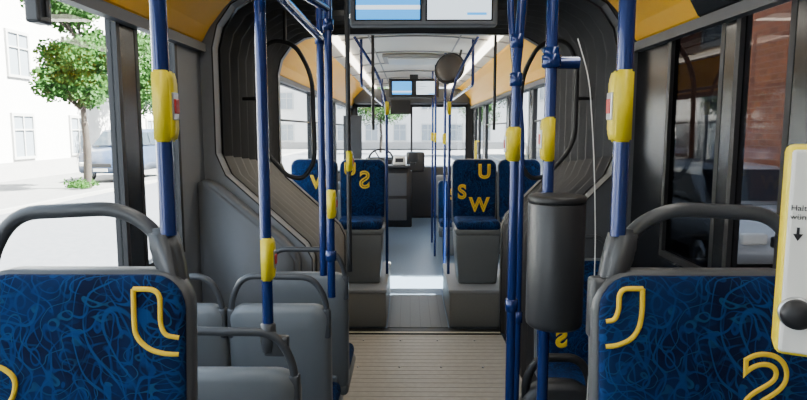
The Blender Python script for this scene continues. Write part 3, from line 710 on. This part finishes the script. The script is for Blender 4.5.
for i in range(700):
    p = Vector((rnd.uniform(-0.35, 0.35), rnd.uniform(-0.5, 0.5), abs(rnd.gauss(0, 0.10))+0.05)); s = rnd.uniform(0.03, 0.06)
    u = Vector((rnd.gauss(0, 1), rnd.gauss(0, 1), rnd.gauss(0, 1))).normalized(); w = u.orthogonal().normalized()
    lb.add([p-u*s, p+w*s*0.6, p+u*s, p-w*s*0.6], [(0, 1, 2, 3)])
o = obj('shrub', lb.mesh('shrub', [M_LEAF]), loc=(-11.0, 19.9, G+0.12), label='low green planting around the foot of the tree', category='shrub', kind='stuff')

def car(x, y, z, rot, col, label, hgt=1.55):
    th = thing('car', (x, y, z), label, 'car', 'parked cars', rot)
    pm = mat('car_paint', col, 0.3, 0.2, noise=0.02, coat=0.3)
    k = hgt/1.5
    prof_b = [(-2.1, 0.35), (-2.15, 0.62), (-2.05, 0.82*k), (-1.2, 0.98*k), (2.0, 1.0*k), (2.12, 0.7), (2.1, 0.35)]
    prof_c = [(-1.25, 0.96*k), (-0.55, 1.46*k), (1.3, 1.5*k), (1.95, 0.98*k)]
    def extr(P, w0, w1, bev):
        bm = bmesh.new(); zmin = min(p[1] for p in P); zmax = max(p[1] for p in P)
        a = []; b = []
        for (yy, zz) in P:
            t = (zz-zmin)/(zmax-zmin); w = w0+(w1-w0)*t
            a.append(bm.verts.new((-w, yy, zz))); b.append(bm.verts.new((w, yy, zz)))
        n = len(P); bm.faces.new(a); bm.faces.new(b[::-1])
        for i in range(n): bm.faces.new((a[i], a[(i+1) % n], b[(i+1) % n], b[i]))
        bmesh.ops.recalc_face_normals(bm, faces=bm.faces[:])
        bmesh.ops.bevel(bm, geom=bm.edges[:], offset=bev, segments=3, affect='EDGES'); bm.verts.index_update()
        r = ([v.co.copy() for v in bm.verts], [[v.index for v in f.verts] for f in bm.faces]); bm.free(); return r
    vs, fs = extr(prof_b, 0.86, 0.84, 0.06); mb = MB().add(vs, fs, 0, True)
    vs, fs = extr(prof_c, 0.82, 0.64, 0.05); mb.add(vs, fs, 0, True)
    obj('body', mb.mesh('body', [pm]), th)
    g = MB(); gm = mat('car_glass', (0.02, 0.03, 0.04), 0.06, noise=0.02)
    g.add([(-0.70, -1.17, 1.03*k), (0.70, -1.17, 1.03*k), (0.58, -0.62, 1.42*k), (-0.58, -0.62, 1.42*k)], [(0, 1, 2, 3)])
    g.add([(-0.72, 1.93, 1.06*k), (0.72, 1.93, 1.06*k), (0.6, 1.42, 1.44*k), (-0.6, 1.42, 1.44*k)], [(0, 1, 2, 3)])
    for s in (-1, 1):
        for (ya, yb, yc, yd) in ((-1.0, 0.3, 0.3, -0.5), (0.38, 1.65, 1.3, 0.38)):
            g.add([(s*0.825, ya, 1.03*k), (s*0.825, yb, 1.03*k), (s*0.69, yc, 1.4*k), (s*0.69, yd, 1.4*k)], [(0, 1, 2, 3)])
    for v in range(len(g.v)):
        x_, y_, z_ = g.v[v]; g.v[v] = (x_*1.015, y_*1.03 if abs(y_) > 1.1 else y_, z_)
    obj('windows', g.mesh('windows', [gm]), th)
    for sx in (-0.82, 0.82):
        for yy in (-1.35, 1.35):
            w = MB().lathe([(0.2, -0.09), (0.31, -0.09), (0.33, -0.05), (0.33, 0.05), (0.31, 0.09), (0.2, 0.09)], (0, 0, 0), 24, axis='X')
            w.lathe([(0.2, -0.092), (0.05, -0.1), (0.05, 0.1), (0.2, 0.092)], (0, 0, 0), 16, mi=1, axis='X')
            obj('wheel', w.mesh('wheel', [M_BLACK, M_METAL]), th, (sx, yy, 0.335))
    for sx in (-0.62, 0.62):
        obj('headlight', MB().box(sx-0.16, sx+0.16, -2.17, -2.05, 0.62, 0.76, 0, 0.03, 3).mesh('headlight', [M_WHITE]), th)
    obj('number_plate', MB().box(-0.26, 0.26, -2.18, -2.14, 0.42, 0.53).mesh('number_plate', [M_WHITE]), th)
    obj('grille', MB().box(-0.4, 0.4, -2.165, -2.1, 0.58, 0.72, 0, 0.02).mesh('grille', [M_BLACK]), th)
car(-11.45, 24.2, G+0.1, 0, (0.035, 0.055, 0.10), 'grey blue parked van beside the tree', 2.0)
car(-12.0, 34.5, G+0.1, 0, (0.05, 0.06, 0.1), 'dark blue parked car further along the street')
car(4.9, 9.6, G, 0, (0.55, 0.56, 0.58), 'white parked car beside the brick building')

# ------------------------------------------------------------ light
w = bpy.data.worlds.new('World'); S.world = w; w.use_nodes = True
nt = w.node_tree; bg = nt.nodes['Background']
tc = nt.nodes.new('ShaderNodeTexCoord'); sx = nt.nodes.new('ShaderNodeSeparateXYZ'); rp = nt.nodes.new('ShaderNodeValToRGB')
nt.links.new(tc.outputs['Generated'], sx.inputs[0]); nt.links.new(sx.outputs['Z'], rp.inputs['Fac']); nt.links.new(rp.outputs['Color'], bg.inputs['Color'])
rp.color_ramp.elements[0].position = 0.0; rp.color_ramp.elements[0].color = (0.95, 0.97, 1.0, 1)
rp.color_ramp.elements[1].position = 0.7; rp.color_ramp.elements[1].color = (0.60, 0.76, 1.0, 1)
bg.inputs['Strength'].default_value = 6.0
sl = bpy.data.lights.new('sun', 'SUN'); sl.energy = 140; sl.angle = math.radians(0.6); sl.color = (1, 0.95, 0.86)
so = bpy.data.objects.new('sun', sl); COL.objects.link(so); so.rotation_euler = Vector((-0.62, 0.0, -0.72)).to_track_quat('-Z', 'Y').to_euler(); so.location = (20, -5, 30)

# ------------------------------------------------------------ camera
cd = bpy.data.cameras.new('camera'); cam = bpy.data.objects.new('camera', cd); COL.objects.link(cam)
cam.location = (-0.05, 0, 1.7); cam.rotation_euler = (math.radians(90-6.65), 0, math.radians(0.525))
cd.sensor_width = 36; cd.lens = 600/807*36; cd.clip_start = 0.02; cd.clip_end = 500
S.camera = cam
